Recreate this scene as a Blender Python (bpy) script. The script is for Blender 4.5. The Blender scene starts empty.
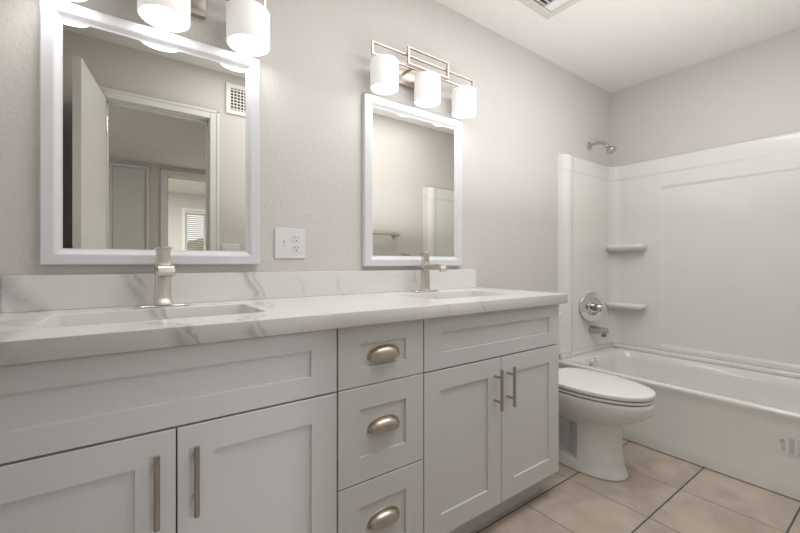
import bpy, bmesh, math, random
from mathutils import Vector, Matrix
C = bpy.context.scene.collection
PI = math.pi
# ------------------------------------------------------------------ camera
cam_d = bpy.data.cameras.new('camera'); cam = bpy.data.objects.new('camera', cam_d); C.objects.link(cam)
cam.location = (0, -1.470, 1.023)
cam.rotation_euler = (PI/2, 0, -math.radians(35.785))
cam_d.sensor_width = 36; cam_d.lens = 382.06/800*36; cam_d.shift_y = -3.76/800
cam_d.clip_start = 0.02; cam_d.clip_end = 200
bpy.context.scene.camera = cam
# ------------------------------------------------------------------ world, exposure
w = bpy.data.worlds.new('sky'); bpy.context.scene.world = w; w.use_nodes = True
bg = w.node_tree.nodes['Background']; bg.inputs[0].default_value = (0.94, 0.97, 1.0, 1); bg.inputs[1].default_value = 1.25
vs = bpy.context.scene.view_settings
vs.view_transform = 'Standard'; vs.look = 'None'; vs.exposure = 0.15; vs.gamma = 1; vs.use_curve_mapping = False
SHADE_E = 0.21      # glow of the frosted shades
BULB_E = 9.0        # lamp discs seen from under the shades

def area(name, loc, rot, size, size_y, power, col=(1, 1, 1), spread=180):
    l = bpy.data.lights.new(name, 'AREA'); l.shape = 'RECTANGLE'; l.size = size; l.size_y = size_y
    l.energy = power; l.color = col; l.spread = math.radians(spread)
    o = bpy.data.objects.new(name, l); C.objects.link(o); o.location = loc; o.rotation_euler = rot
    return o
area('uplight_fill', (1.65, -0.88, 1.16), (PI, 0, 0), 1.5, 0.5, 9.5, (0.99, 0.99, 1.0), 160)   # added fill with no real source, aimed up, the ceiling spreads it
area('ceiling_fill', (1.35, -0.95, 2.345), (0, 0, 0), 1.9, 0.6, 15, (0.99, 0.99, 1.0))  # added soft fill under the ceiling, no fixture belongs to it
area('hall_fill', (1.5, -2.6, 2.11), (0, 0, 0), 0.35, 0.35, 11, (1.0, 0.96, 0.92))  # unseen fill added to brighten the hall in the mirror
area('bedroom_fill', (0.6, -5.0, 2.40), (0, 0, 0), 0.6, 0.6, 110, (0.98, 0.99, 1.0))  # added overhead fill, lifts the mirrored bedroom, stands for no real lamp

# ------------------------------------------------------------------ materials
def mat(name, col, rough=0.5, metal=0.0, bump=None, coat=0, spec=0.5, emit=0, noise=None):
    m = bpy.data.materials.new(name); m.use_nodes = True
    nt = m.node_tree; b = nt.nodes['Principled BSDF']
    b.inputs['Base Color'].default_value = (*col, 1); b.inputs['Roughness'].default_value = rough
    b.inputs['Metallic'].default_value = metal; b.inputs['Coat Weight'].default_value = coat
    b.inputs['Coat Roughness'].default_value = 0.05
    b.inputs['Specular IOR Level'].default_value = spec
    if emit:
        b.inputs['Emission Color'].default_value = (1, 0.985, 0.96, 1); b.inputs['Emission Strength'].default_value = emit
    tc = nt.nodes.new('ShaderNodeTexCoord')
    if noise:   # (scale, amount) faint colour variation
        n = nt.nodes.new('ShaderNodeTexNoise'); n.inputs['Scale'].default_value = noise[0]; n.inputs['Detail'].default_value = 4
        nt.links.new(tc.outputs['Object'], n.inputs['Vector'])
        mx = nt.nodes.new('ShaderNodeMix'); mx.data_type = 'RGBA'
        mx.inputs[6].default_value = (*[c*(1-noise[1]) for c in col], 1)
        mx.inputs[7].default_value = (*[min(1, c*(1+noise[1])) for c in col], 1)
        nt.links.new(n.outputs['Fac'], mx.inputs[0]); nt.links.new(mx.outputs[2], b.inputs['Base Color'])
    if bump:    # (scale, strength, detail, distance)
        n = nt.nodes.new('ShaderNodeTexNoise'); n.inputs['Scale'].default_value = bump[0]; n.inputs['Detail'].default_value = bump[2]
        nt.links.new(tc.outputs['Object'], n.inputs['Vector'])
        bp = nt.nodes.new('ShaderNodeBump'); bp.inputs['Strength'].default_value = bump[1]; bp.inputs['Distance'].default_value = bump[3]
        nt.links.new(n.outputs['Fac'], bp.inputs['Height']); nt.links.new(bp.outputs['Normal'], b.inputs['Normal'])
    return m
M = {}
M['wall'] = mat('wall_paint', (0.632, 0.610, 0.583), 0.62, bump=(75, 0.5, 3, 0.004), noise=(3, 0.012))
M['ceiling'] = mat('ceiling_paint', (0.77, 0.748, 0.718), 0.8, bump=(60, 0.35, 3, 0.004))
M['trim'] = mat('trim_paint', (0.76, 0.76, 0.735), 0.35)
M['door'] = mat('door_paint', (0.70, 0.69, 0.66), 0.3)
M['cabinet'] = mat('cabinet_paint', (0.665, 0.667, 0.67), 0.38)
M['cab_in'] = mat('cabinet_shell', (0.64, 0.645, 0.65), 0.45)
M['frame'] = mat('mirror_frame_paint', (0.70, 0.70, 0.73), 0.35)
M['mirror'] = mat('mirror_silver', (0.81, 0.80, 0.755), 0.0, 1.0)
M['nickel'] = mat('brushed_nickel', (0.70, 0.66, 0.61), 0.26, 1.0, bump=(300, 0.05, 2, 0.001))
M['nickel_dark'] = mat('aged_nickel', (0.55, 0.48, 0.41), 0.34, 1.0)
M['pull_metal'] = mat('satin_pull_metal', (0.46, 0.43, 0.40), 0.24, 1.0)
M['spout_metal'] = mat('satin_spout_metal', (0.52, 0.52, 0.51), 0.22, 1.0)
M['champagne'] = mat('champagne_metal', (0.52, 0.46, 0.40), 0.36, 1.0)
M['chrome'] = mat('chrome', (0.78, 0.78, 0.77), 0.08, 1.0)
M['dark_chrome'] = mat('dark_chrome', (0.30, 0.30, 0.30), 0.12, 1.0)
M['porcelain'] = mat('porcelain', (0.80, 0.80, 0.785), 0.12, coat=0.5)
M['seat'] = mat('toilet_seat_plastic', (0.82, 0.815, 0.79), 0.22)
M['tub'] = mat('tub_enamel', (0.78, 0.775, 0.745), 0.14, coat=0.4)
M['surround'] = mat('surround_acrylic', (0.785, 0.785, 0.745), 0.20, coat=0.25, bump=(3.0, 0.5, 2, 0.02))
M['dark'] = mat('dark_slot', (0.03, 0.03, 0.03), 0.6)
M['plastic'] = mat('white_plastic', (0.74, 0.74, 0.745), 0.3)
M['vent'] = mat('vent_plastic', (0.60, 0.57, 0.52), 0.45)
M['blind'] = mat('blind_vinyl', (0.78, 0.77, 0.75), 0.45)
M['carpet'] = mat('carpet_pile', (0.42, 0.38, 0.33), 0.95, bump=(300, 0.6, 2, 0.004))
M['ink'] = mat('grey_print', (0.50, 0.505, 0.52), 0.5)
M['sticker'] = mat('sticker_film', (0.76, 0.76, 0.745), 0.3)
M['leaf'] = mat('tree_leaves', (0.16, 0.21, 0.10), 0.7, noise=(3, 0.5))
M['bark'] = mat('tree_bark', (0.17, 0.12, 0.08), 0.9, noise=(8, 0.3))
M['earth'] = mat('outdoor_gravel', (0.42, 0.36, 0.29), 0.95, noise=(4, 0.2))

def shade_mat(name, e):
    m = mat(name, (0.90, 0.89, 0.87), 0.35, emit=e); return m
M['shade'] = shade_mat('frosted_shade_glass', SHADE_E)
M['bulb'] = shade_mat('lit_diffuser', BULB_E)

def glass():
    m = bpy.data.materials.new('window_glass'); m.use_nodes = True; nt = m.node_tree
    nt.nodes.remove(nt.nodes['Principled BSDF'])
    t = nt.nodes.new('ShaderNodeBsdfTransparent'); g = nt.nodes.new('ShaderNodeBsdfGlossy'); g.inputs['Roughness'].default_value = 0.02
    f = nt.nodes.new('ShaderNodeFresnel'); mx = nt.nodes.new('ShaderNodeMixShader')
    nt.links.new(f.outputs[0], mx.inputs[0]); nt.links.new(t.outputs[0], mx.inputs[1]); nt.links.new(g.outputs[0], mx.inputs[2])
    nt.links.new(mx.outputs[0], nt.nodes['Material Output'].inputs[0]); return m
M['glass'] = glass()

def floor_mat():
    m = mat('beige_floor_tile', (0.5, 0.42, 0.35), 0.42); nt = m.node_tree; b = nt.nodes['Principled BSDF']
    N, L = nt.nodes.new, nt.links.new
    tc = N('ShaderNodeTexCoord'); sp = N('ShaderNodeSeparateXYZ'); L(tc.outputs['Object'], sp.inputs[0])
    def math_(op, a, bb=None):
        n = N('ShaderNodeMath'); n.operation = op
        for i, v in enumerate((a, bb)):
            if v is None: continue
            if isinstance(v, (int, float)): n.inputs[i].default_value = v
            else: L(v, n.inputs[i])
        return n.outputs[0]
    def line(axis, origin, pitch, half):
        q = math_('DIVIDE', math_('SUBTRACT', axis, origin), pitch)
        fr = math_('SUBTRACT', q, math_('ROUND', q))
        return math_('LESS_THAN', math_('MULTIPLY', math_('ABSOLUTE', fr), pitch), half), math_('FLOOR', q)
    lx, ix = line(sp.outputs[0], 2.033, 0.3265, 0.0017)
    ly, iy = line(sp.outputs[1], -0.467, 0.3430, 0.0032)
    grout = math_('MAXIMUM', lx, ly)
    cmb = N('ShaderNodeCombineXYZ'); L(ix, cmb.inputs[0]); L(iy, cmb.inputs[1])
    wn = N('ShaderNodeTexWhiteNoise'); wn.noise_dimensions = '2D'; L(cmb.outputs[0], wn.inputs[0])
    add = N('ShaderNodeVectorMath'); add.operation = 'ADD'
    sc = N('ShaderNodeVectorMath'); sc.operation = 'SCALE'; sc.inputs['Scale'].default_value = 7; L(wn.outputs['Color'], sc.inputs[0])
    L(tc.outputs['Object'], add.inputs[0]); L(sc.outputs[0], add.inputs[1])
    n = N('ShaderNodeTexNoise'); n.inputs['Scale'].default_value = 5.5; n.inputs['Detail'].default_value = 7; n.inputs['Distortion'].default_value = 1.2
    L(add.outputs[0], n.inputs['Vector'])
    cr = N('ShaderNodeValToRGB'); e = cr.color_ramp.elements
    e[0].position = 0.32; e[0].color = (0.43, 0.355, 0.29, 1); e[1].position = 0.66; e[1].color = (0.575, 0.485, 0.405, 1)
    x = e.new(0.5); x.color = (0.515, 0.43, 0.355, 1)
    L(n.outputs['Fac'], cr.inputs[0])
    mx = N('ShaderNodeMix'); mx.data_type = 'RGBA'; L(grout, mx.inputs[0]); L(cr.outputs[0], mx.inputs[6]); mx.inputs[7].default_value = (0.09, 0.085, 0.08, 1)
    L(mx.outputs[2], b.inputs['Base Color'])
    bp = N('ShaderNodeBump'); bp.inputs['Strength'].default_value = 0.5; bp.inputs['Distance'].default_value = 0.002; bp.invert = True
    L(grout, bp.inputs['Height']); L(bp.outputs[0], b.inputs['Normal'])
    return m
M['tile'] = floor_mat()

def quartz_mat():
    m = mat('white_veined_quartz', (0.8, 0.79, 0.77), 0.16); nt = m.node_tree; b = nt.nodes['Principled BSDF']
    N, L = nt.nodes.new, nt.links.new
    tc = N('ShaderNodeTexCoord')
    n = N('ShaderNodeTexNoise'); n.inputs['Scale'].default_value = 3.2; n.inputs['Detail'].default_value = 6; L(tc.outputs['Object'], n.inputs['Vector'])
    sp = N('ShaderNodeSeparateXYZ'); L(tc.outputs['Object'], sp.inputs[0])
    def math_(op, a, bb=None):
        n_ = N('ShaderNodeMath'); n_.operation = op
        for i, v in enumerate((a, bb)):
            if v is None: continue
            if isinstance(v, (int, float)): n_.inputs[i].default_value = v
            else: L(v, n_.inputs[i])
        return n_.outputs[0]
    # diagonal veins: x - 0.9 z + k y + noise = c
    n3 = N('ShaderNodeTexNoise'); n3.inputs['Scale'].default_value = 26; n3.inputs['Detail'].default_value = 5; L(tc.outputs['Object'], n3.inputs['Vector'])
    wob = math_('ADD', math_('MULTIPLY', math_('SUBTRACT', n.outputs['Fac'], 0.5), 0.16), math_('MULTIPLY', math_('SUBTRACT', n3.outputs['Fac'], 0.5), 0.05))
    bz = math_('ADD', math_('ADD', sp.outputs[0], math_('MULTIPLY', sp.outputs[2], 0.55)), wob)
    tot = None
    for ky, c, wd, s in ((0.0, 0.547, 0.030, 0.75), (0.0, 0.575, 0.010, 0.8), (0.0, 0.277, 0.045, 0.75), (-0.36, 0.904, 0.022, 0.75), (-0.36, 0.935, 0.010, 0.6), (0.2, 1.24, 0.014, 0.45), (-0.3, 1.68, 0.014, 0.45), (0.9, 1.05, 0.012, 0.25)):
        base = math_('ADD', bz, math_('MULTIPLY', sp.outputs[1], ky))
        d = math_('DIVIDE', math_('ABSOLUTE', math_('SUBTRACT', base, c)), wd)
        v = math_('MULTIPLY', math_('MAXIMUM', math_('SUBTRACT', 1.0, d), 0.0), s)
        tot = v if tot is None else math_('MAXIMUM', tot, v)
    n2 = N('ShaderNodeTexNoise'); n2.inputs['Scale'].default_value = 11; n2.inputs['Detail'].default_value = 6; L(tc.outputs['Object'], n2.inputs['Vector'])
    br = N('ShaderNodeMapRange'); br.inputs[1].default_value = 0.38; br.inputs[2].default_value = 0.56; L(n2.outputs['Fac'], br.inputs[0])
    tot = math_('MULTIPLY', tot, br.outputs[0])
    mx = N('ShaderNodeMix'); mx.data_type = 'RGBA'; L(tot, mx.inputs[0])
    mx.inputs[6].default_value = (0.755, 0.745, 0.73, 1); mx.inputs[7].default_value = (0.44, 0.43, 0.42, 1)
    L(mx.outputs[2], b.inputs['Base Color'])
    return m
M['quartz'] = quartz_mat()

# ------------------------------------------------------------------ helpers
def obj(name, bm, m, parent=None, smooth=False, **tags):
    bmesh.ops.recalc_face_normals(bm, faces=bm.faces)
    me = bpy.data.meshes.new(name); bm.to_mesh(me); bm.free()
    me.materials.append(M[m] if isinstance(m, str) else m)
    o = bpy.data.objects.new(name, me); C.objects.link(o)
    if smooth:
        for p in me.polygons: p.use_smooth = True
        me.set_sharp_from_angle(angle=math.radians(smooth if smooth is not True else 40))
    if parent: 
        o.parent = parent; o.matrix_parent_inverse = Matrix.Translation(-parent_loc(parent))
    for k, v in tags.items(): o[k] = v
    return o
def parent_loc(p):
    return p.location.copy() if p.type == 'EMPTY' else Vector((0, 0, 0))   # mesh parts already sit in world space
def thing(name, label, cat, loc=(0, 0, 0), group=None):
    o = bpy.data.objects.new(name, None); C.objects.link(o); o.location = loc; o.empty_display_size = 0.05
    o['label'] = label; o['category'] = cat
    if group: o['group'] = group
    return o
def struct(name, bm, m, **k): return obj(name, bm, m, kind='structure', **k)
def tag(o, label, cat, group=None):
    o['label'] = label; o['category'] = cat
    if group: o['group'] = group
    return o
def box(bm, x0, x1, y0, y1, z0, z1, bev=0.0, seg=2):
    t = bmesh.new(); bmesh.ops.create_cube(t, size=1)
    for v in t.verts: v.co = Vector(((x0+x1)/2+v.co.x*(x1-x0), (y0+y1)/2+v.co.y*(y1-y0), (z0+z1)/2+v.co.z*(z1-z0)))
    if bev: bmesh.ops.bevel(t, geom=t.edges[:], offset=bev, segments=seg, profile=0.5, affect='EDGES')
    merge(bm, t); return bm
def merge(bm, t, mtx=None):
    if mtx: bmesh.ops.transform(t, matrix=mtx, verts=t.verts)
    me = bpy.data.meshes.new('tmp'); t.to_mesh(me); t.free(); bm.from_mesh(me); bpy.data.meshes.remove(me)
def B(*a, **k): return box(bmesh.new(), *a, **k)
def cyl(bm, p0, p1, r0, r1=None, n=24, bev=0.0):
    r1 = r0 if r1 is None else r1
    p0, p1 = Vector(p0), Vector(p1); d = p1-p0; t = bmesh.new()
    bmesh.ops.create_cone(t, cap_ends=True, segments=n, radius1=r0, radius2=r1, depth=d.length)
    if bev: bmesh.ops.bevel(t, geom=[e for e in t.edges if len(e.link_faces) == 2 and any(len(f.verts) > 4 for f in e.link_faces)], offset=bev, segments=2, affect='EDGES')
    q = Vector((0, 0, 1)).rotation_difference(d.normalized()).to_matrix().to_4x4()
    merge(bm, t, Matrix.Translation((p0+p1)/2) @ q); return bm
def rings(bm, rs, cap0=True, cap1=True, close=True):
    """loft: list of rings of points with the same count"""
    vr = [[bm.verts.new(p) for p in r] for r in rs]
    n = len(vr[0])
    for a, b in zip(vr, vr[1:]):
        for i in range(n if close else n-1):
            j = (i+1) % n
            bm.faces.new((a[i], a[j], b[j], b[i]))
    if cap0: bm.faces.new(vr[0][::-1])
    if cap1: bm.faces.new(vr[-1])
    return bm
def tube(bm, pts, r, n=14, rf=None):
    pts = [Vector(p) for p in pts]; rs = []; up = None
    for i, p in enumerate(pts):
        d = (pts[min(i+1, len(pts)-1)]-pts[max(i-1, 0)]).normalized()
        if up is None: up = d.orthogonal().normalized()
        up = (up-d*up.dot(d)).normalized(); s = d.cross(up)
        rr = rf(i) if rf else r
        rs.append([p+(up*math.cos(2*PI*k/n)+s*math.sin(2*PI*k/n))*rr for k in range(n)])
    return rings(bm, rs)
def lathe(bm, prof, n=40, mtx=None, caps=True):
    t = bmesh.new()
    rings(t, [[(r*math.cos(2*PI*k/n), r*math.sin(2*PI*k/n), z) for k in range(n)] for r, z in prof], cap0=caps and prof[0][0] > 1e-4, cap1=caps and prof[-1][0] > 1e-4)
    bmesh.ops.remove_doubles(t, verts=t.verts, dist=1e-6)
    merge(bm, t, mtx); return bm
def rrect(x0, x1, y0, y1, r, n=6):
    pts = []
    for cx, cy, a in ((x1-r, y1-r, 0), (x0+r, y1-r, 90), (x0+r, y0+r, 180), (x1-r, y0+r, 270)):
        for i in range(n+1):
            t = math.radians(a+90*i/n); pts.append((cx+r*math.cos(t), cy+r*math.sin(t)))
    return pts
def at(pts, z): return [(p[0], p[1], z) for p in pts]
def plate_with_holes(outer, holes, z0, z1, bev=0.002):
    cu = bpy.data.curves.new('t', 'CURVE'); cu.dimensions = '2D'; cu.fill_mode = 'BOTH'
    cu.extrude = (z1-z0)/2-bev; cu.bevel_depth = bev; cu.bevel_resolution = 2; cu.offset = -bev
    for ps in [outer]+holes:
        s = cu.splines.new('POLY'); s.points.add(len(ps)-1); s.use_cyclic_u = True
        for i, p in enumerate(ps): s.points[i].co = (p[0], p[1], 0, 1)
    o = bpy.data.objects.new('t', cu); C.objects.link(o); bpy.context.view_layer.update()
    me = bpy.data.meshes.new_from_object(o.evaluated_get(bpy.context.evaluated_depsgraph_get()))
    bm = bmesh.new(); bm.from_mesh(me); bpy.data.objects.remove(o); bpy.data.meshes.remove(me)
    for v in bm.verts: v.co.z += (z0+z1)/2
    bmesh.ops.remove_doubles(bm, verts=bm.verts, dist=1e-5)
    return bm

# ------------------------------------------------------------------ room shell
XL, XR, YF, ZC = -0.288, 3.110, -1.450, 2.357      # left wall, end wall, door wall, ceiling
OX0, OX1, OZ = -0.090, 0.471, 2.010                 # bathroom door opening
HY, HZ = -3.630, 2.128                              # hall wall and its low ceiling
struct('floor', B(XL-0.1, XR+0.1, YF-0.11, 0.1, -0.1, 0), 'tile')
struct('ceiling', B(XL-0.1, XR+0.1, YF-0.11, 0.1, ZC, ZC+0.1), 'ceiling')
struct('wall_back', B(XL-0.1, XR+0.1, 0, 0.1, 0, ZC), 'wall')
struct('wall_right', B(XR, XR+0.1, YF, 0, 0, ZC), 'wall')
struct('wall_left', B(XL-0.1, XL, YF, 0, 0, ZC), 'wall')
bm = bmesh.new()
box(bm, XL-0.1, OX0-0.018, YF-0.11, YF, 0, ZC); box(bm, OX1+0.018, XR+0.1, YF-0.11, YF, 0, ZC); box(bm, OX0-0.018, OX1+0.018, YF-0.11, YF, OZ+0.018, ZC)
struct('wall_front', bm, 'wall')
# jamb and casing of the bathroom doorway
def casing(name, x0, x1, zt, y, w=0.062, side=1, wj=0.11):
    """door trim round an opening, on the room side (side=+1: towards +y)"""
    bm = bmesh.new()
    def prof(a0, a1, d0, d1): pass
    for (u0, u1, z0, z1) in ((x0-w, x0-0.004, 0, zt+w), (x1+0.004, x1+w, 0, zt+w), (x0-0.004, x1+0.004, zt+0.004, zt+w)):
        box(bm, u0, u1, *sorted((y, y+side*0.014)), z0, z1, 0.004)
    for (u0, u1, z0, z1) in ((x0-w, x0-w+0.018, 0, zt+w), (x1+w-0.018, x1+w, 0, zt+w), (x0-w, x1+w, zt+w-0.018, zt+w)):
        box(bm, u0, u1, *sorted((y, y+side*0.019)), z0, z1, 0.004)
    # jamb lining
    ya, yb = sorted((y-side*0.001, y-side*wj))
    box(bm, x0-0.017, x0, ya, yb, 0, zt+0.017); box(bm, x1, x1+0.017, ya, yb, 0, zt+0.017); box(bm, x0, x1, ya, yb, zt, zt+0.017)
    ym = y-side*0.055
    box(bm, x0, x0+0.010, ym-0.018, ym+0.010, 0, zt, 0.002); box(bm, x1-0.010, x1, ym-0.018, ym+0.010, 0, zt, 0.002); box(bm, x0, x1, ym-0.018, ym+0.010, zt-0.010, zt, 0.002)
    return struct(name, bm, 'trim')
casing('trim_1', OX0, OX1, OZ, YF)
# hall and bedroom seen in the mirror
struct('floor_hall', B(-1.2, 2.6, HY-0.1, YF-0.11, -0.1, 0.0), 'carpet')
struct('ceiling_hall', B(-1.2, 2.6, HY, YF-0.11, HZ, HZ+0.1), 'ceiling')
struct('wall_hall_left', B(-1.3, -1.2, HY, YF-0.11, 0, HZ), 'wall')
struct('wall_hall_right', B(2.6, 2.7, HY, YF-0.11, 0, HZ), 'wall')
LX0, LX1 = -0.105, 0.190       # linen closet door
BX0, BX1 = 0.397, 1.165        # bedroom doorway
bm = bmesh.new()
for a, b, z in ((-1.2, LX0-0.018, 0), (LX1+0.018, BX0-0.018, 0), (BX1+0.018, 2.6, 0), (LX0-0.018, LX1+0.018, 2.074), (BX0-0.018, BX1+0.018, 2.026)):
    box(bm, a, b, HY-0.1, HY, z, HZ)
struct('wall_hall_far', bm, 'wall')
casing('trim_2', LX0, LX1, 2.056, HY, w=0.03, wj=0.1)
casing('trim_3', BX0, BX1, 2.008, HY, w=0.07, wj=0.1)
BY, BZ = -7.33, 2.42
struct('floor_bedroom', B(-1.5, 3.6, BY, HY-0.1, -0.1, 0), 'carpet')
struct('ceiling_bedroom', B(-1.5, 3.6, BY-0.1, HY-0.1, BZ, BZ+0.1), 'ceiling')
struct('wall_bedroom_left', B(-1.6, -1.5, BY, HY-0.1, 0, BZ), 'wall')
struct('wall_bedroom_right', B(3.6, 3.7, BY, HY-0.1, 0, BZ), 'wall')
WX0, WX1, WZ0, WZ1 = 0.985, 2.05, 0.90, 2.07
bm = bmesh.new()
box(bm, -1.5, WX0, BY-0.1, BY, 0, BZ); box(bm, WX1, 3.6, BY-0.1, BY, 0, BZ); box(bm, WX0, WX1, BY-0.1, BY, 0, WZ0); box(bm, WX0, WX1, BY-0.1, BY, WZ1, BZ)
struct('wall_bedroom_far', bm, 'wall')
# bedroom window: frame, pane
win = bpy.data.objects.new('window_1', None); C.objects.link(win); win['kind'] = 'structure'; win.location = ((WX0+WX1)/2, BY, WZ0)
bm = bmesh.new()
for a, b, z0, z1 in ((WX0-0.06, WX0+0.004, WZ0-0.06, WZ1+0.06), (WX1-0.004, WX1+0.06, WZ0-0.06, WZ1+0.06), (WX0, WX1, WZ1-0.004, WZ1+0.06), (WX0, WX1, WZ0-0.06, WZ0+0.004)):
    box(bm, a, b, BY-0.002, BY+0.016, z0, z1, 0.003)
for a, b, z0, z1 in ((WX0, WX0+0.05, WZ0, WZ1), (WX1-0.05, WX1, WZ0, WZ1), (WX0, WX1, WZ1-0.05, WZ1), (WX0, WX1, WZ0, WZ0+0.05), (1.335, 1.375, WZ0, WZ1)):
    box(bm, a, b, BY-0.085, BY-0.05, z0, z1, 0.003)
obj('window_frame', bm, 'trim', win)
obj('window_pane', B(WX0+0.04, WX1-0.04, BY-0.072, BY-0.066, WZ0+0.04, WZ1-0.04), 'glass', win)
# baseboards
bm = B(1.57, 2.335, -0.012, 0, 0, 0.085, 0.003); struct('baseboard_back', bm, 'trim')
bm = B(0.535, 2.335, YF, YF+0.012, 0, 0.085, 0.003); struct('baseboard_front', bm, 'trim')
bm = B(-1.5, 3.6, BY, BY+0.012, 0, 0.085, 0.003); struct('baseboard_bedroom', bm, 'trim')

# doors -------------------------------------------------------------
def lever_knob(parent, x, y, z, dx, r=0.027):
    for s in (1, -1):
        bm = bmesh.new()
        lathe(bm, [(0, 0), (0.032, 0), (0.032, 0.006), (0.012, 0.012), (0.011, 0.024), (0.020, 0.029), (r, 0.041), (0.022, 0.050), (0.010, 0.053), (0, 0.053)],
              28, Matrix.Translation((x+(dx if s > 0 else 0), y, z)) @ Matrix.Rotation(s*PI/2, 4, 'Y'))
        obj('door_knob', bm, 'nickel', parent, smooth=True, label='round brushed nickel knob')
d1 = bpy.data.objects.new('door_1', None); C.objects.link(d1); d1['kind'] = 'structure'; d1.location = (OX0, YF+0.02, 0)
bm = B(OX0-0.036, OX0-0.001, YF+0.022, YF+0.022+0.512, 0.012, OZ-0.005, 0.002)
leaf = obj('door_leaf', bm, 'door', d1)
lever_knob(d1, OX0-0.036, YF+0.475, 0.93, 0.035)
for z in (0.25, 1.05, 1.85):
    bm = bmesh.new(); cyl(bm, (OX0+0.002, YF+0.018, z-0.045), (OX0+0.002, YF+0.018, z+0.045), 0.006, n=12)
    obj('hinge', bm, 'nickel', d1)
d1.rotation_euler = (0, 0, math.radians(8.5))
d2 = bpy.data.objects.new('door_2', None); C.objects.link(d2); d2['kind'] = 'structure'; d2.location = (LX0, HY, 0)
obj('door_leaf', B(LX0+0.003, LX1-0.003, HY-0.04, HY-0.006, 0.01, 2.053, 0.002), 'door', d2)
bm = bmesh.new(); cyl(bm, (LX0+0.035, HY-0.006, 0.93), (LX0+0.035, HY+0.03, 0.93), 0.006, n=12); cyl(bm, (LX0+0.035, HY+0.03, 0.86), (LX0+0.035, HY+0.03, 1.14), 0.006, n=12)
cyl(bm, (LX0+0.035, HY-0.006, 1.07), (LX0+0.035, HY+0.03, 1.07), 0.006, n=12)
obj('door_handle', bm, 'nickel_dark', d2)
d3 = bpy.data.objects.new('door_3', None); C.objects.link(d3); d3['kind'] = 'structure'; d3.location = (BX0, HY-0.1, 0)
obj('door_leaf', B(BX0-0.036, BX0-0.001, HY-0.86, HY-0.105, 0.01, 2.0, 0.002), 'door', d3)
bm = bmesh.new(); box(bm, BX0+0.0005, BX0+0.003, HY-0.04, HY-0.008, 1.74, 1.84); cyl(bm, (BX0+0.006, HY-0.006, 1.74), (BX0+0.006, HY-0.006, 1.84), 0.006, n=12)
obj('hinge', bm, 'nickel_dark', d3, label='dull metal butt hinge')

# ------------------------------------------------------------------ vanity cabinets
FY = -0.515            # front plane of doors and drawers
ZB, ZT = 0.105, 0.845
def shaker(x0, x1, z0, z1, st, rt, rb=None, dep=0.0065, th=0.019):
    """recessed panel front, one mesh"""
    rb = rt if rb is None else rb
    bm = bmesh.new(); yb = FY+th; e = 0.0012; c = 0.0008
    def ring(a, b, cc, d, y): return [bm.verts.new((a, y, cc)), bm.verts.new((b, y, cc)), bm.verts.new((b, y, d)), bm.verts.new((a, y, d))]
    R = [ring(x0, x1, z0, z1, yb), ring(x0, x1, z0, z1, FY+e), ring(x0+e, x1-e, z0+e, z1-e, FY),
         ring(x0+st, x1-st, z0+rb, z1-rt, FY), ring(x0+st+c, x1-st-c, z0+rb+c, z1-rt-c, FY+dep)]
    for p, q in zip(R, R[1:]):
        for i in range(4): j = (i+1) % 4; bm.faces.new((p[i], p[j], q[j], q[i]))
    bm.faces.new(R[-1]); bm.faces.new(R[0][::-1])
    return bm
def carcass(x0, x1, kick0, kick1, root):
    t = 0.016; yb = FY+0.021; zt = 0.842
    bm = bmesh.new()
    box(bm, x0, x0+t, yb, -0.002, ZB, zt); box(bm, x1-t, x1, yb, -0.002, ZB, zt); box(bm, x0+t, x1-t, yb, -0.002, ZB, ZB+t)
    box(bm, x0+t, x1-t, -0.012, -0.002, ZB+t, 0.70)
    box(bm, x0+t, x1-t, yb, yb+t, 0.64, 0.69); box(bm, x0+t, x1-t, yb, yb+t, 0.815, zt)
    obj('cabinet_body', bm, 'cab_in', root)
    obj('toe_kick', B(kick0, kick1, -0.448, -0.012, 0.0, ZB-0.0005), 'cab_in', root)
def bar_pull(parent, x, z0, z1):
    y = -0.549
    bm = bmesh.new(); cyl(bm, (x, y, z0), (x, y, z1), 0.006, n=20, bev=0.001)
    for z in (z0+0.03, z1-0.03): cyl(bm, (x, FY, z), (x, y, z), 0.0045, n=14)
    return obj('bar_handle', bm, 'pull_metal', parent, smooth=True, label='slim bar pull in brushed nickel')
def cup_pull(parent, x, z, wd=0.108):
    # half-dome bin pull open at the bottom: outer and inner shell
    bm = bmesh.new(); n, k = 24, 8; hw, h, dp = wd/2, 0.037, 0.027; y0 = FY+0.0074
    def shell(s, inner):
        g = []
        for j in range(k+1):
            b = PI/2*j/k          # 0: against drawer, pi/2: lip at the bottom front
            row = []
            for i in range(n+1):
                a = PI*i/n
                X = -math.cos(a)*(hw*s)*(1-0.10*math.sin(b)); Zt = max(0.0, math.sin(a))**0.75*h*s
                zz = Zt*max(0.0, math.cos(b))**0.55
                yy = y0-dp*s*math.sin(b)*(max(0.0, math.sin(a))**0.55)
                row.append(bm.verts.new((x+X, yy, z-0.014+zz)))
            g.append(row)
        for r, q in zip(g, g[1:]):
            for i in range(n): bm.faces.new((r[i], r[i+1], q[i+1], q[i]))
        return g
    go = shell(1.0, False); gi = shell(0.93, True)
    for i in range(n): bm.faces.new((go[-1][i], go[-1][i+1], gi[-1][i+1], gi[-1][i]))
    # backing flange with a thin rim
    bmesh.ops.remove_doubles(bm, verts=bm.verts, dist=1e-5)
    tube(bm, [(x-math.cos(PI*i/20)*(hw+0.003), y0-0.001, z-0.014+max(0.0, math.sin(PI*i/20))**0.75*(h+0.003)) for i in range(21)], 0.0022, n=8)
    for s in (-1, 1): cyl(bm, (x+s*(hw-0.006), y0, z-0.012), (x+s*(hw-0.006), y0-0.010, z-0.012), 0.006, 0.005, n=14)
    return obj('cup_handle', bm, 'nickel_dark', parent, smooth=True, label='half-round cup pull in brushed nickel')
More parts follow.
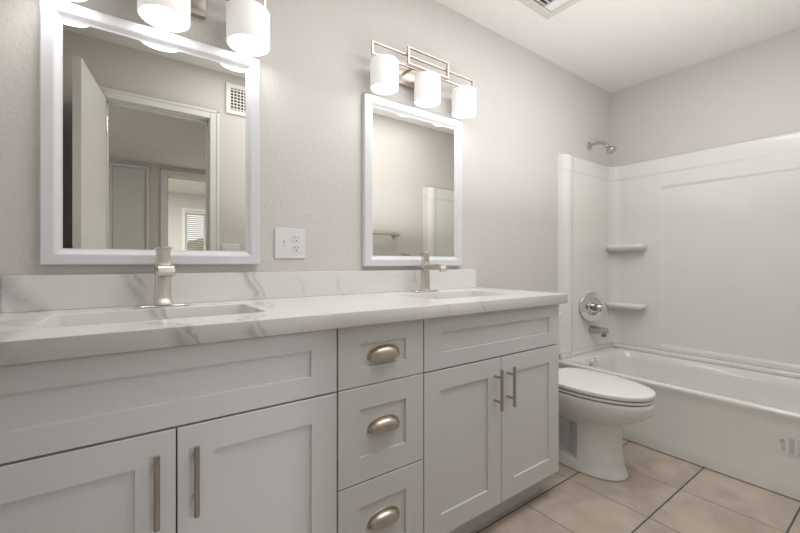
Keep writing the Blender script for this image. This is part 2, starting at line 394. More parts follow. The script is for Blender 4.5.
def sink_cabinet(x0, x1, gap, label, kick0, kick1, lx0=None):
    r = thing('sink_cabinet', label, 'cabinet', ((x0+x1)/2, -0.25, 0), 'vanity sink cabinets')
    carcass(x0, x1, kick0, kick1, r)
    g = 0.0016
    obj('false_drawer_front', shaker(x0+0.001, x1-0.002, 0.6685, 0.843, 0.074, 0.053, 0.0535), 'cabinet', r)
    dl = obj('door', shaker(x0+0.001, gap-g, 0.108, 0.6635, 0.073, 0.066, 0.072), 'cabinet', r)
    dr = obj('door', shaker(gap+g, x1-0.002, 0.108, 0.6635, 0.073, 0.066, 0.072), 'cabinet', r)
    bar_pull(dl, gap-0.0385, 0.477, 0.628); bar_pull(dr, gap+0.0345, 0.477, 0.628)
    return r
sink_cabinet(XL+0.002, 0.476, 0.0915, 'white shaker double-door cabinet under the left sink, cut off by the photo edge', XL+0.002, 0.476)
sink_cabinet(0.784, 1.551, 1.1645, 'white shaker double-door cabinet under the right sink, beside the toilet', 0.784, 1.514)
r = thing('drawer_cabinet', 'narrow white three-drawer shaker cabinet between the two sink cabinets', 'cabinet', (0.63, -0.25, 0))
carcass(0.4775, 0.7825, 0.4775, 0.7825, r)
for z0, z1, rt in ((0.6685, 0.843, 0.053), (0.392, 0.6655, 0.064), (0.110, 0.3885, 0.068)):
    d = obj('drawer', shaker(0.4788, 0.7812, z0, z1, 0.070, rt, 0.053 if rt < 0.06 else 0.070), 'cabinet', r)
    cup_pull(d, 0.6325, {0.6685: 0.7535, 0.392: 0.538, 0.110: 0.258}[z0])

# ------------------------------------------------------------------ countertop with sink cut-outs
SX = (0.0965, 1.138); SINK_X = (0.083, 1.155); SW, SY0, SY1 = 0.236, -0.402, -0.140
outer = [(XL+0.0005, -0.541), (1.575, -0.541), (1.575, -0.0005), (XL+0.0005, -0.0005)]
holes = [rrect(x-SW, x+SW, SY0, SY1, 0.022) for x in SINK_X]
ct = obj('countertop', plate_with_holes(outer, holes, 0.846, 0.888), 'quartz')
tag(ct, 'white quartz vanity countertop with grey veins and two sink cut-outs', 'countertop')
obj('backsplash', B(XL+0.021, 1.557, -0.0205, -0.0005, 0.8882, 0.988, 0.0015), 'quartz', ct)
obj('side_splash', B(XL+0.0005, XL+0.0205, -0.540, -0.0005, 0.8882, 0.988, 0.0015), 'quartz', ct)
for x, lab in zip(SINK_X, ('white undermount rectangular sink set below the larger mirror', 'white undermount rectangular sink at the toilet end of the counter')):
    r = thing('sink', lab, 'sink', (x, -0.27, 0.70), 'undermount sinks')
    bm = bmesh.new(); e = 0.006; zt = 0.8455
    rs = [at(rrect(x-SW-0.03, x+SW+0.03, SY0-0.03, SY1+0.03, 0.05), zt-0.012), at(rrect(x-SW-0.03, x+SW+0.03, SY0-0.03, SY1+0.03, 0.05), zt),
          at(rrect(x-SW-e, x+SW+e, SY0-e, SY1+e, 0.028), zt), at(rrect(x-SW-e+0.004, x+SW+e-0.004, SY0-e+0.004, SY1+e-0.004, 0.026), zt-0.006),
          at(rrect(x-SW+0.012, x+SW-0.012, SY0+0.010, SY1-0.010, 0.03), 0.76), at(rrect(x-SW+0.035, x+SW-0.035, SY0+0.03, SY1-0.03, 0.04), 0.732),
          at(rrect(x-0.05, x+0.05, -0.32, -0.22, 0.04), 0.725)]
    # outer underside
    bot = [at(rrect(x-SW-0.008, x+SW+0.008, SY0-0.008, SY1+0.008, 0.045), zt-0.012), at(rrect(x-SW-0.002, x+SW+0.002, SY0-0.002, SY1+0.002, 0.045), 0.755), at(rrect(x-SW+0.03, x+SW-0.03, SY0+0.025, SY1-0.025, 0.04), 0.718)]
    rings(bm, bot[::-1]+rs)
    obj('basin', bm, 'porcelain', r, smooth=True)
    bm = bmesh.new(); lathe(bm, [(0, 0.7262), (0.012, 0.7268), (0.020, 0.729), (0.023, 0.7275), (0.031, 0.7275), (0.032, 0.726), (0, 0.7255)], 28, Matrix.Translation((x, -0.27, 0)))
    obj('drain', bm, 'chrome', r, smooth=True)

# faucets
def make_faucet(x, label, k):
    z = 0.8885; y = -0.085
    r = thing('faucet', label, 'faucet', (x, y, z), 'single-hole sink faucets')
    bm = bmesh.new()   # oblong deck plate
    rings(bm, [at(rrect(x-0.073, x+0.073, y-0.026, y+0.026, 0.0255, 8), z), at(rrect(x-0.073, x+0.073, y-0.026, y+0.026, 0.0255, 8), z+0.003), at(rrect(x-0.070, x+0.070, y-0.023, y+0.023, 0.0225, 8), z+0.006)])
    obj('deck_plate', bm, 'nickel', r, smooth=True)
    bm = bmesh.new()   # squared column with a flared foot
    def sec(h, s, rr): return at(rrect(x-h, x+h, y-h*s, y+h*s, rr, 5), 0)
    prof = [(0.0265, 0.0062), (0.0255, 0.010), (0.0235, 0.018), (0.0220, 0.030), (0.0215, 0.06), (0.0215, 0.134), (0.0205, 0.137)]
    rings(bm, [[(p[0], p[1], z+h) for p in rrect(x-a*k, x+a*k, y-a*k, y+a*k, a*k*0.4, 6)] for a, h in prof])
    obj('column', bm, 'nickel', r, smooth=True)
    bm = bmesh.new()   # flat wide spout bending down at its tip
    sp = [(y-0.010, 0.116), (y-0.060, 0.119), (y-0.100, 0.121), (y-0.113, 0.119), (y-0.122, 0.112), (y-0.125, 0.098)]
    rs = []
    for i, (yy, h) in enumerate(sp):
        th = 0.0075; hw = 0.0200*k
        if i < 3: dy, dz = 0, th
        elif i == 3: dy, dz = -th*0.4, th*0.9
        elif i == 4: dy, dz = -th*0.8, th*0.6
        else: dy, dz = -th, 0
        c = [(-hw, 1), (hw, 1), (hw, -1), (-hw, -1)]
        rs.append([(x-hw, yy+dy, z+h+dz), (x+hw, yy+dy, z+h+dz), (x+hw, yy-dy, z+h-dz), (x-hw, yy-dy, z+h-dz)])
    rings(bm, rs); bmesh.ops.bevel(bm, geom=[e for e in bm.edges if e.calc_face_angle(0) > 0.8], offset=0.002, segments=2, affect='EDGES')
    so = obj('spout', bm, 'nickel', r, smooth=True)
    obj('spout_outlet', B(x-0.016, x+0.016, y-0.130, y-0.119, z+0.0965, z+0.0985), 'dark', so)
    bm = bmesh.new()   # handle hub and flat lever on top
    rings(bm, [[(p[0], p[1], z+h) for p in rrect(x-a*k, x+a*k, y-a*k, y+a*k, a*k*0.4, 6)] for a, h in ((0.0190, 0.1372), (0.0190, 0.174), (0.0190, 0.1765))])
    box(bm, x-0.0235*k, x+0.0235*k, y-0.028*k, y+0.022*k, z+0.1765, z+0.184, 0.002)
    obj('lever', bm, 'nickel', r, smooth=True)
    return r
make_faucet(SX[0], 'brushed nickel faucet behind the left sink, in front of the larger mirror', 1.0)
make_faucet(SX[1]+0.006, 'brushed nickel faucet behind the right sink, seen partly from the side', 0.80)

# ------------------------------------------------------------------ mirrors
def make_mirror(x0, x1, z0, z1, label):
    r = thing('wall_mirror', label, 'mirror', ((x0+x1)/2, 0, z0), 'framed vanity mirrors')
    prof = [(0.0, -0.002), (0.0, -0.021), (0.003, -0.025), (0.028, -0.025), (0.032, -0.0235), (0.042, -0.0140), (0.0475, -0.0118), (0.0475, -0.004)]
    bm = bmesh.new(); rs = []
    for d, y in prof: rs.append([(x0+d, y, z0+d), (x1-d, y, z0+d), (x1-d, y, z1-d), (x0+d, y, z1-d)])
    rs.append(rs[0]); 
    vr = [[bm.verts.new(p) for p in q] for q in rs[:-1]]; vr.append(vr[0])
    for a, b in zip(vr, vr[1:]):
        for i in range(4): j = (i+1) % 4; bm.faces.new((a[i], a[j], b[j], b[i]))
    obj('frame', bm, 'frame', r, smooth=20)
    d = 0.043
    obj('mirror_glass', B(x0+d, x1-d, -0.0108, -0.006, z0+d, z1-d), 'mirror', r)
make_mirror(-0.192, 0.405, 1.017, 1.772, 'large white-framed wall mirror reflecting the open doorway, above the left sink')
make_mirror(0.852, 1.450, 1.007, 1.768, 'white-framed wall mirror reflecting a towel bar, above the right sink')

# ------------------------------------------------------------------ vanity lights
def make_light(x, label, R, sp):
    r = thing('vanity_light', label, 'light', (x, 0, 1.92), 'three-shade vanity lights')
    obj('back_plate', B(x-0.125, x+0.125, -0.022, -0.001, 1.862, 1.975, 0.003), 'champagne', r)
    def rect(hx, z0, z1, y, name, s=0.0045):
        bm = bmesh.new()
        box(bm, x-hx, x+hx, y-s, y+s, z1-2*s, z1, 0.001); box(bm, x-hx, x+hx, y-s, y+s, z0, z0+2*s, 0.001)
        box(bm, x-hx, x-hx+2*s, y-s, y+s, z0+2*s-0.001, z1-2*s+0.001); box(bm, x+hx-2*s, x+hx, y-s, y+s, z0+2*s-0.001, z1-2*s+0.001)
        return obj(name, bm, 'champagne', r)
    rect(0.3085, 1.9087, 1.968, -0.085, 'long_rail'); rect(0.1245, 1.918, 1.999, -0.096, 'short_rail')
    for sx in (-1, 1):
        bm = B(x+sx*0.085-0.005, x+sx*0.085+0.005, -0.084, -0.020, 1.913, 1.923, 0.001)
        obj('arm', bm, 'champagne', r)
    for k in (-1, 0, 1):
        cx = x+k*sp; cy = -0.085; z0, z1 = 1.7775, 1.8995
        bm = bmesh.new(); mt = Matrix.Translation((cx, cy, 0))
        lathe(bm, [(R-0.004, z0), (R-0.001, z0), (R, z0+0.002), (R, z1-0.006), (R-0.004, z1-0.001), (R-0.008, z1), (0.018, z1), (0.018, z1-0.004), (R-0.009, z1-0.004), (R-0.004, z1-0.008), (R-0.004, z0)], 48, mt, caps=False)
        sh = obj('shade', bm, 'shade', r, smooth=True)
        bm = bmesh.new(); lathe(bm, [(0, z0+0.004), (R-0.0045, z0+0.004), (R-0.0045, z0+0.007), (0, z0+0.007)], 48, mt)
        obj('diffuser', bm, 'bulb', sh)
        bm = bmesh.new(); cyl(bm, (cx, cy, z1-0.004), (cx, cy, 1.9092), 0.017, n=24)
        obj('socket_cup', bm, 'champagne', sh, smooth=True)
make_light(0.1007, 'three-shade vanity light above the larger mirror, cut off by the photo top', 0.0708, 0.2489)
make_light(1.1575, 'three-shade vanity light above the mirror nearer the tub, seen whole', 0.0617, 0.2418)

# ------------------------------------------------------------------ wall plates
r = thing('wall_plate', 'white two-gang plate with a toggle switch and outlet between the mirrors', 'switch plate', (0.526, 0, 1.098))
obj('cover_plate', B(0.4655, 0.5865, -0.0065, -0.0005, 1.040, 1.158, 0.0025, seg=3), 'plastic', r)
tg = bmesh.new(); box(tg, 0.501, 0.507, -0.0155, -0.0062, 1.099, 1.111, 0.0015); box(tg, 0.4985, 0.5095, -0.0075, -0.0062, 1.086, 1.112, 0.0006)
obj('toggle', tg, 'plastic', r, label='small white toggle lever')
for zc in (1.1185, 1.0795):
    bm = bmesh.new(); lathe(bm, [(0, 0), (0.0165, 0), (0.0172, 0.0012), (0.0172, 0.003), (0, 0.003)], 28, Matrix.Translation((0.550, -0.0082, zc)) @ Matrix.Rotation(-PI/2, 4, 'X'))
    so = obj('socket', bm, 'plastic', r)
    bm = bmesh.new()
    for dx in (-0.0062, 0.0062): box(bm, 0.550+dx-0.001, 0.550+dx+0.001, -0.0088, -0.0080, zc, zc+0.008)
    cyl(bm, (0.550, -0.0080, zc-0.0075), (0.550, -0.0088, zc-0.0075), 0.0026, n=12)
    obj('slot', bm, 'dark', so)
r = thing('light_switch', 'white rocker switch plate beside the doorway, seen in the larger mirror', 'switch plate', (0.61, YF, 1.10))
obj('cover_plate', B(0.552, 0.668, YF+0.0005, YF+0.0065, 1.040, 1.156, 0.0025), 'plastic', r)
for cx in (0.587, 0.633): obj('rocker', B(cx-0.016, cx+0.016, YF+0.006, YF+0.0095, 1.065, 1.131, 0.0015), 'plastic', r)

# supply air vent on the door wall
r = thing('air_vent', 'white metal air register high on the door wall, seen in the larger mirror', 'vent', (0.74, YF, 2.18))
VX0, VX1, VZ0, VZ1 = 0.578, 0.905, 2.078, 2.290
bm = bmesh.new(); fw = 0.028
for a, b, c, d in ((VX0, VX1, VZ1-fw, VZ1), (VX0, VX1, VZ0, VZ0+fw), (VX0, VX0+fw, VZ0+fw, VZ1-fw), (VX1-fw, VX1, VZ0+fw, VZ1-fw)): box(bm, a, b, YF+0.0005, YF+0.011, c, d)
obj('frame', bm, 'trim', r)
obj('backing', B(VX0+0.02, VX1-0.02, YF+0.0005, YF+0.002, VZ0+0.02, VZ1-0.02), 'dark', r)
n = 7
for i in range(n):
    z = VZ0+fw+(i+0.5)*(VZ1-VZ0-2*fw)/n
    obj('slat', B(VX0+fw-0.004, VX1-fw+0.004, YF+0.003, YF+0.006, z-0.0035, z+0.0035), 'trim', r)
bm = bmesh.new()
k = int((VX1-VX0-2*fw)/0.022)
for i in range(k+1):
    x = VX0+fw+i*(VX1-VX0-2*fw)/k; box(bm, x-0.003, x+0.003, YF+0.006, YF+0.009, VZ0+fw-0.004, VZ1-fw+0.004)
obj('vertical_fins', bm, 'trim', r)

# towel bar on the door wall
r = thing('towel_bar', 'brushed nickel towel bar on the wall, seen in the mirror nearer the tub', 'towel bar', (1.75, YF, 1.28))
bm = bmesh.new(); cyl(bm, (1.435, YF+0.062, 1.278), (2.045, YF+0.062, 1.278), 0.0095, n=20, bev=0.001); obj('bar', bm, 'nickel_dark', r, smooth=True)
for x in (1.455, 2.015):
    bm = bmesh.new(); cyl(bm, (x, YF+0.0005, 1.278), (x, YF+0.012, 1.278), 0.026, 0.024, n=28, bev=0.001); cyl(bm, (x, YF+0.012, 1.278), (x, YF+0.062, 1.278), 0.012, n=20); cyl(bm, (x-0.012, YF+0.062, 1.278), (x+0.012, YF+0.062, 1.278), 0.0165, n=20, bev=0.002)
    obj('bar_post', bm, 'nickel_dark', r, smooth=True)

# ceiling exhaust grille
r = thing('ceiling_vent', 'square beige exhaust fan grille on the ceiling, cut off by the photo top', 'vent', (1.72, -0.40, ZC))
cx0, cx1, cy0, cy1 = 1.545, 1.872, -0.577, -0.250
bm = bmesh.new(); f = 0.052
rs = []
for d, z in ((0, ZC-0.0005), (0, ZC-0.006), (0.012, ZC-0.016), (f-0.006, ZC-0.018), (f, ZC-0.014), (f, ZC-0.004)):
    rs.append([(cx0+d, cy0+d, z), (cx1-d, cy0+d, z), (cx1-d, cy1-d, z), (cx0+d, cy1-d, z)])
rings(bm, rs); obj('frame', bm, 'vent', r)
obj('lamp_lens', B(cx1-f-0.066, cx1-f-0.004, cy0+f+0.004, cy1-f-0.004, ZC-0.017, ZC-0.0045, 0.004), 'plastic', r, label='pale plastic lens along one edge')
obj('fan_opening', B(cx0+f+0.002, cx1-f-0.070, cy0+f+0.002, cy1-f-0.002, ZC-0.006, ZC-0.0045), 'dark', r)
for i in range(9):
    y = cy1-f-0.014-i*0.0235
    if y < cy0+f+0.008: break
    obj('louver', B(cx0+f+0.001, cx1-f-0.070, y-0.003, y+0.003, ZC-0.015, ZC-0.007, 0.001), 'vent', r)

# ------------------------------------------------------------------ tub surround
TX0 = 2.338; YT = -1.450
def sstep(a, b, x):
    t = max(0, min(1, (x-a)/(b-a))); return t*t*(3-2*t)
def surround():
    r = thing('tub_surround', 'glossy white three-wall tub surround with moulded shelves above the bathtub', 'shower surround', (2.75, -0.7, 0.40))
    # plan path: s, point, outward normal (towards the room)
    path = []; R = 0.075; off = 0.018
    xa, xw = 2.367, XR-off; yb, yf = -off, YT+off
    n = 46
    for i in range(n): t = i/(n-1); path.append((xa+(xw-R-xa)*t, yb, 0, -1))
    for i in range(1, 12): a = PI/2*i/12; path.append((xw-R+R*math.sin(a), yb-R+R*math.cos(a), -math.sin(a), -math.cos(a)))
    m = 150; ya, yz = yb-R, yf+R
    for i in range(m): t = i/(m-1); path.append((xw, ya+(yz-ya)*t, -1, 0))
    for i in range(1, 12): a = PI/2*i/12; path.append((xw-R+R*math.cos(a), yf+R-R*math.sin(a), -math.cos(a), math.sin(a)))
    for i in range(n): t = i/(n-1); path.append((xw-R+(xa-(xw-R))*t, yf, 0, 1))
    zs = [0.403, 0.407, 0.415]+[0.42+0.008*i for i in range(6)]+[0.48+i*0.06 for i in range(18)]+[1.535, 1.545, 1.55, 1.555, 1.56, 1.565, 1.575, 1.60, 1.63, 1.642, 1.650, 1.654, 1.658, 1.662, 1.668, 1.70, 1.73, 1.75, 1.758, 1.763, 1.766]
    bm = bmesh.new(); grid = []
    for z in zs:
        row = []
        for x, y, nx, ny in path:
            d = 0.0
            side = abs(ny) > 0.99
            if side:
                d -= 0.013*(1-sstep(2.412, 2.442, x))                    # thin nailing flange at the front edge
                d += 0.012*sstep(2.436, 2.460, x)*(1-sstep(2.495, 2.520, x))*(1-0*z)   # rounded vertical column
            d += 0.006*sstep(1.652, 1.664, z)                             # top band
            if nx < -0.99:
                pn = (sstep(0.350, 0.360, -y)*(1-sstep(1.090, 1.100, -y)))
                pz = sstep(0.430, 0.444, z)*(1-sstep(1.548, 1.565, z))
                d -= 0.009*pn*pz
            if z > 1.755: d -= 0.006*sstep(1.755, 1.766, z)
            row.append(bm.verts.new((x+nx*d, y+ny*d, z)))
        grid.append(row)
    # top ledge back to the walls
    row = []
    for x, y, nx, ny in path:
        wx = XR-0.0008 if nx < 0 else x; wy = -0.0008 if ny < 0 else (YT+0.0008 if ny > 0 else y)
        row.append(bm.verts.new((wx, wy, 1.767)))
    grid.append(row)
    for a, b in zip(grid, grid[1:]):
        for i in range(len(path)-1): bm.faces.new((a[i], a[i+1], b[i+1], b[i]))
    # front edges return to the wall
    for idx, wy in ((0, -0.0008), (len(path)-1, YT+0.0008)):
        col = [g[idx] for g in grid]; bk = [bm.verts.new((v.co.x-0.0005, wy, v.co.z)) for v in col]
        for i in range(len(col)-1): bm.faces.new((col[i], col[i+1], bk[i+1], bk[i]))
    obj('wall_panels', bm, 'surround', r, smooth=50)
    def shelf(z, y0, y1):
        bm = bmesh.new(); x1 = XR-off+0.004
        xi = lambda d: 2.975+d
        rs = [at(rrect(xi(0.050), x1, y0+0.040, y1, 0.030, 8), z-0.046), at(rrect(xi(0.020), x1, y0+0.018, y1, 0.034, 8), z-0.040), at(rrect(xi(0.004), x1, y0+0.004, y1, 0.038, 8), z-0.028),
              at(rrect(xi(0), x1, y0, y1, 0.040, 8), z-0.018), at(rrect(xi(0.003), x1, y0+0.003, y1, 0.038, 8), z-0.008), at(rrect(xi(0.012), x1, y0+0.012, y1, 0.034, 8), z)]
        rings(bm, rs); obj('shelf', bm, 'surround', r, smooth=60)
    for z in (1.158, 0.722):
        shelf(z, -0.272, -0.012); shelf(z, YT+0.012, YT+0.272)
surround()

# ------------------------------------------------------------------ bathtub
def bathtub():
    r = thing('bathtub', 'white alcove bathtub with a plain apron along the right side', 'bathtub', (2.72, -0.72, 0))
    x0, x1, y0, y1 = TX0, XR-0.002, YT+0.002, -0.002
    H = 0.372; bm = bmesh.new()
    def rr(a, b, c, d, rad): return rrect(a, b, c, d, rad, 8)
    rs = [at(rr(x0+0.016, x1, y0, y1, 0.004), 0.0), at(rr(x0+0.016, x1, y0, y1, 0.004), 0.005), at(rr(x0+0.004, x1, y0, y1, 0.004), 0.005), at(rr(x0+0.004, x1, y0, y1, 0.004), 0.045), at(rr(x0+0.0055, x1, y0, y1, 0.004), 0.066), at(rr(x0+0.009, x1, y0, y1, 0.004), 0.085),
          at(rr(x0+0.010, x1, y0, y1, 0.004), 0.30), at(rr(x0+0.006, x1, y0, y1, 0.006), H-0.030), at(rr(x0, x1, y0, y1, 0.008), H-0.014), at(rr(x0+0.003, x1, y0, y1, 0.010), H-0.004), at(rr(x0+0.012, x1-0.002, y0+0.002, y1-0.002, 0.012), H),
          at(rr(x0+0.052, x1-0.075, y0+0.085, y1-0.095, 0.10), H-0.002), at(rr(x0+0.060, x1-0.083, y0+0.095, y1-0.105, 0.10), H-0.010),
          at(rr(x0+0.070, x1-0.092, y0+0.13, y1-0.112, 0.11), H-0.06), at(rr(x0+0.095, x1-0.115, y0+0.24, y1-0.135, 0.12), 0.12),
          at(rr(x0+0.13, x1-0.15, y0+0.30, y1-0.17, 0.11), 0.075), at(rr(x0+0.20, x1-0.22, y0+0.38, y1-0.24, 0.08), 0.065)]
    rings(bm, rs); obj('tub_shell', bm, 'tub', r, smooth=50)
    # raised deck flange under the surround
    bm = bmesh.new()
    box(bm, x1-0.045, x1, y0, y1, H-0.004, 0.402, 0.014, 4); box(bm, x0+0.05, x1-0.03, y1-0.024, y1, H-0.004, 0.402, 0.010, 4); box(bm, x0+0.05, x1-0.03, y0, y0+0.024, H-0.004, 0.402, 0.010, 4)
    obj('deck_flange', bm, 'tub', r, smooth=40)
    bm = bmesh.new(); lathe(bm, [(0, 0), (0.036, 0), (0.036, 0.004), (0.030, 0.011), (0.012, 0.013), (0, 0.013)], 32, Matrix.Translation((2.610, -0.119, 0.338)) @ Matrix.Rotation(PI/2-0.10, 4, 'X'))
    cyl(bm, (2.610, -0.131, 0.338), (2.610, -0.137, 0.338), 0.006, n=12)
    obj('overflow_plate', bm, 'chrome', r, smooth=True)
    bm = bmesh.new(); lathe(bm, [(0, 0.068), (0.02, 0.068), (0.035, 0.066), (0.036, 0.064), (0, 0.064)], 28, Matrix.Translation((2.70, -0.30, 0))); obj('drain', bm, 'chrome', r, smooth=True)
    # faded maker's label on the apron
    lx = x0+0.0098
    st = obj('apron_label', B(lx-0.0006, lx, -1.225, -1.075, 0.178, 0.272), 'sticker', r, label='faded grey printed label on the apron')
    bm = bmesh.new(); rnd = random.Random(3); xx0, xx1 = lx-0.0010, lx-0.0006
    cyl(bm, (xx1, -1.090, 0.238), (xx0, -1.090, 0.238), 0.010, n=20); 
    for k in range(5): box(bm, xx0, xx1, -1.100+k*0.003, -1.0985+k*0.003, 0.196, 0.224)
    for k in range(8): box(bm, xx0, xx1, -1.112-k*0.0022, -1.1108-k*0.0022, 0.192, 0.258)
    for k in range(9):
        z = 0.258-k*0.008; box(bm, xx0, xx1, -1.20+rnd.random()*0.02, -1.138, z-0.0016, z+0.0016)
    box(bm, xx0, xx1, -1.215, -1.105, 0.1815, 0.1835)
    obj('printed_marks', bm, 'ink', st)
bathtub()

# ------------------------------------------------------------------ shower fittings
sx = 2.777
r = thing('shower_head', 'small chrome shower head on a bent arm above the surround', 'shower head', (sx, 0, 1.885))
bm = bmesh.new(); lathe(bm, [(0, 0), (0.030, 0), (0.031, 0.003), (0.022, 0.010), (0.010, 0.014), (0, 0.014)], 28, Matrix.Translation((sx, -0.0005, 1.882)) @ Matrix.Rotation(PI/2, 4, 'X')); obj('flange', bm, 'spout_metal', r, smooth=True)
pts = [(sx, -0.004, 1.882), (sx, -0.04, 1.890), (sx, -0.07, 1.890), (sx, -0.095, 1.882), (sx, -0.115, 1.868), (sx, -0.128, 1.852)]
bm = bmesh.new(); tube(bm, pts, 0.0105); obj('shower_arm', bm, 'spout_metal', r, smooth=True)
bm = bmesh.new(); dirv = Vector((0, -0.64, -0.77)).normalized(); q = Vector((0, 0, 1)).rotation_difference(dirv).to_matrix().to_4x4()
lathe(bm, [(0, 0), (0.013, 0), (0.014, 0.016), (0.012, 0.020), (0.018, 0.030), (0.033, 0.056), (0.035, 0.066), (0.033, 0.070), (0, 0.070)], 32, Matrix.Translation((sx, -0.122, 1.860)) @ q); hd = obj('head', bm, 'spout_metal', r, smooth=True)
bm = bmesh.new(); lathe(bm, [(0, 0), (0.029, 0), (0.029, 0.0015), (0, 0.0015)], 28, Matrix.Translation(Vector((sx, -0.122, 1.860))+dirv*0.0695) @ q); obj('spray_face', bm, 'nickel_dark', hd, smooth=True)

vx, vz, wy = 2.700, 0.709, -0.0193
r = thing('shower_valve', 'round chrome shower valve with a curved lever above the tub spout', 'shower valve', (vx, wy, vz))
mt = Matrix.Translation((vx, wy-0.048, vz)) @ Matrix.Rotation(math.radians(-24), 4, 'Z') @ Matrix.Rotation(PI/2, 4, 'X')
ml = lambda p: mt @ Vector(p)
bm = bmesh.new()
N_ = 48; back = [(vx+0.088*math.cos(2*PI*k/N_), wy, vz+0.096*math.sin(2*PI*k/N_)) for k in range(N_)]
rim = lambda rr, h: [ml((rr*math.cos(2*PI*k/N_), rr*math.sin(2*PI*k/N_), h)) for k in range(N_)]
rings(bm, [back, rim(0.101, -0.006), rim(0.104, 0.0), rim(0.101, 0.006), rim(0.080, 0.010), rim(0.066, 0.011), rim(0.062, 0.006), rim(0.040, 0.004), rim(0.036, 0.010), rim(0.024, 0.012)])
obj('escutcheon', bm, 'chrome', r, smooth=35)
bm = bmesh.new(); lathe(bm, [(0, 0.008), (0.026, 0.008), (0.026, 0.026), (0.021, 0.030), (0.021, 0.044), (0.017, 0.050), (0, 0.050)], 32, mt); obj('valve_stem', bm, 'dark_chrome', r, smooth=True)
bm = bmesh.new(); tube(bm, [ml(p) for p in ((0, 0.004, 0.044), (0.012, 0.006, 0.058), (0.032, 0.0, 0.066), (0.050, -0.022, 0.066), (0.056, -0.060, 0.062))], 0, n=16, rf=lambda i: [0.015, 0.015, 0.012, 0.010, 0.007][i]); obj('lever', bm, 'chrome', r, smooth=True)
r = thing('tub_spout', 'short chrome tub spout on the surround below the valve', 'tub spout', (2.79, wy, 0.535))
px, pz = 2.768, 0.536; bm = bmesh.new()
def sq(hx, hz, y, zc, rad): return [(p[0], y, p[1]) for p in rrect(px-hx, px+hx, zc-hz, zc+hz, rad, 6)]
rings(bm, [sq(0.030, 0.031, wy, pz, 0.028), sq(0.029, 0.030, wy-0.015, pz, 0.026), sq(0.026, 0.026, wy-0.05, pz+0.001, 0.018), sq(0.025, 0.022, wy-0.085, pz+0.001, 0.014), sq(0.024, 0.019, wy-0.112, pz, 0.012), sq(0.017, 0.012, wy-0.119, pz, 0.008)])
obj('spout_body', bm, 'spout_metal', r, smooth=True)
bm = bmesh.new(); cyl(bm, (px, wy-0.094, pz-0.014), (px, wy-0.094, pz-0.040), 0.018, 0.017, n=20); obj('outlet_ring', bm, 'dark_chrome', r, smooth=True)

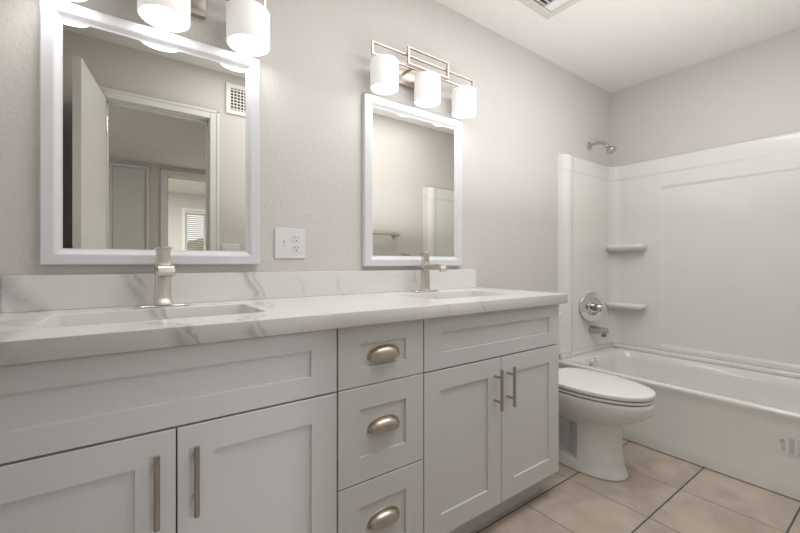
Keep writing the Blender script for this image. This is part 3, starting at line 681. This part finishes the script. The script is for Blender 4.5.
# ------------------------------------------------------------------ toilet
def toilet():
    cx = 1.922
    r = thing('toilet', 'white elongated two-piece toilet with closed lid between vanity and bathtub', 'toilet', (cx, -0.45, 0))
    n = 72
    def egg(yb, yf, hw, back=0.62, e=2.2, ym=None):
        """closed plan outline: round front, squarer back"""
        ym = yb-(yb-yf)*0.42 if ym is None else ym
        pts = []
        for i in range(n):
            a = 2*PI*i/n; s, c = math.sin(a), math.cos(a)
            X = hw*math.copysign(abs(s)**(2/(e if c < 0 else 2.9)), s)
            Y = ym-(ym-yf)*(-c)**(2/2.0)*1.0 if c < 0 else ym+(yb-ym)*c**(2/3.2)
            pts.append((cx+X, Y))
        return pts
    # pedestal + bowl
    prof = [ # z, yb, yf, hw
        (0.000, -0.07, -0.624, 0.112), (0.004, -0.07, -0.624, 0.112), (0.004, -0.06, -0.633, 0.122), (0.012, -0.06, -0.631, 0.121), (0.030, -0.065, -0.624, 0.118), (0.048, -0.07, -0.617, 0.114), (0.056, -0.07, -0.616, 0.113), (0.10, -0.075, -0.612, 0.110), (0.15, -0.08, -0.606, 0.108),
        (0.20, -0.08, -0.602, 0.108), (0.228, -0.08, -0.602, 0.110), (0.238, -0.08, -0.603, 0.111), (0.250, -0.08, -0.610, 0.120), (0.262, -0.08, -0.632, 0.132), (0.280, -0.07, -0.672, 0.149), (0.300, -0.06, -0.706, 0.162),
        (0.325, -0.05, -0.732, 0.172), (0.345, -0.045, -0.740, 0.177), (0.362, -0.045, -0.743, 0.180), (0.376, -0.045, -0.743, 0.180), (0.383, -0.05, -0.738, 0.177)]
    bm = bmesh.new(); rs = []
    for z, yb, yf, hw in prof:
        ring = []
        for (x, y) in egg(yb, yf, hw, ym=-0.42 if z > 0.24 else -0.45):
            d = x-cx
            k = sstep(0.050, 0.058, z)*(1-sstep(0.226, 0.240, z))*sstep(-0.384, -0.374, y)   # side recess round the trapway
            if abs(d) > 0.02 and k > 0: d *= (1-0.68*k)
            ring.append((cx+d, y, z))
        rs.append(ring)
    rings(bm, rs); obj('bowl', bm, 'porcelain', r, smooth=38)
    # seat and lid
    def slab(z0, z1, yb, yf, hw, name, b=0.006, crown=0.0):
        bm = bmesh.new()
        def e(s, z): return at(egg(yb-s, yf+s, hw-s), z)
        R = [e(b, z0), e(b*0.3, z0+b*0.3), e(0, z0+b), e(0, z1-b), e(b*0.3, z1-b*0.3), e(b, z1)]
        if crown: R += [e(0.03, z1+crown*0.45), e(0.08, z1+crown*0.85), e(0.13, z1+crown)]
        rings(bm, R); return obj(name, bm, 'seat', r, smooth=50)
    slab(0.3890, 0.4005, -0.235, -0.741, 0.181, 'seat', 0.002)
    lid = slab(0.4060, 0.4270, -0.235, -0.745, 0.184, 'lid', 0.005, 0.006)
    for s in (-1, 1):
        bm = bmesh.new(); cyl(bm, (cx+s*0.075-0.022, -0.232, 0.409), (cx+s*0.075+0.022, -0.232, 0.409), 0.012, n=20, bev=0.002); box(bm, cx+s*0.075-0.018, cx+s*0.075+0.018, -0.240, -0.215, 0.3852, 0.400, 0.002)
        obj('hinge', bm, 'seat', lid, smooth=True)
        bm = bmesh.new(); lathe(bm, [(0.013, 0), (0.013, 0.006), (0.009, 0.014), (0, 0.016)], 20, Matrix.Translation((cx+s*0.112, -0.30, 0.0105))); obj('bolt_cap', bm, 'seat', r, smooth=True)
    # tank
    bm = bmesh.new(); tw = 0.172
    rings(bm, [at(rrect(cx-tw+0.02, cx+tw-0.02, -0.185, -0.015, 0.03), 0.386), at(rrect(cx-tw+0.008, cx+tw-0.008, -0.195, -0.012, 0.03), 0.42), at(rrect(cx-tw, cx+tw, -0.200, -0.012, 0.03), 0.70)])
    obj('tank', bm, 'porcelain', r, smooth=True)
    bm = bmesh.new(); rings(bm, [at(rrect(cx-tw-0.006, cx+tw+0.006, -0.206, -0.008, 0.03), 0.7005), at(rrect(cx-tw-0.008, cx+tw+0.008, -0.208, -0.006, 0.03), 0.712), at(rrect(cx-tw-0.004, cx+tw+0.004, -0.204, -0.010, 0.03), 0.728)])
    obj('tank_lid', bm, 'porcelain', r, smooth=True)
    bm = bmesh.new(); cyl(bm, (cx-0.115, -0.198, 0.655), (cx-0.115, -0.215, 0.655), 0.012, n=20, bev=0.001); box(bm, cx-0.118, cx-0.045, -0.222, -0.214, 0.648, 0.660, 0.003)
    obj('flush_lever', bm, 'chrome', r, smooth=True)
toilet()

# ------------------------------------------------------------------ bedroom window blind and the tree outside
r = thing('window_blind', 'white horizontal slat blind on the far bedroom window, seen in the mirror', 'blind', ((WX0+WX1)/2, BY, WZ1))
obj('head_rail', B(WX0+0.006, WX1-0.006, BY-0.045, BY-0.008, WZ1-0.045, WZ1-0.006, 0.003), 'blind', r)
nsl = 27
proto = None
for i in range(nsl):
    z = WZ1-0.065-i*0.0405
    bm = B(WX0+0.01, WX1-0.01, -0.017, 0.017, -0.001, 0.001)
    for v in bm.verts:
        y = v.co.y; v.co.y = y*math.cos(0.50); v.co.z += y*math.sin(0.50)
        v.co += Vector((0, BY-0.026, z))
    obj('slat', bm, 'blind', r)
obj('bottom_rail', B(WX0+0.01, WX1-0.01, BY-0.042, BY-0.012, WZ0+0.008, WZ0+0.024, 0.003), 'blind', r)
g = struct('ground_outside', B(-12, 16, -32, BY-0.1, -0.3, -0.1), 'earth')
t = thing('tree', 'leafy green tree outside the bedroom window, seen through the blind', 'tree', (3.6, -14.5, -0.1))
bm = bmesh.new(); tube(bm, [(3.6, -14.5, -0.1), (3.62, -14.5, 0.6), (3.55, -14.5, 1.4)], 0.12, rf=lambda i: [0.16, 0.12, 0.08][i]); obj('trunk', bm, 'bark', t, smooth=True)
bm = bmesh.new(); rnd = random.Random(5)
for k in range(16):
    c = Vector((3.6+rnd.uniform(-1.3, 1.3), -14.5+rnd.uniform(-0.9, 0.9), 0.95+rnd.uniform(-0.5, 0.55))); rad = rnd.uniform(0.35, 0.62)
    s = bmesh.new(); bmesh.ops.create_icosphere(s, subdivisions=3, radius=rad)
    for v in s.verts: v.co *= 1+rnd.uniform(-0.14, 0.14)
    merge(bm, s, Matrix.Translation(c))
obj('crown', bm, 'leaf', t)
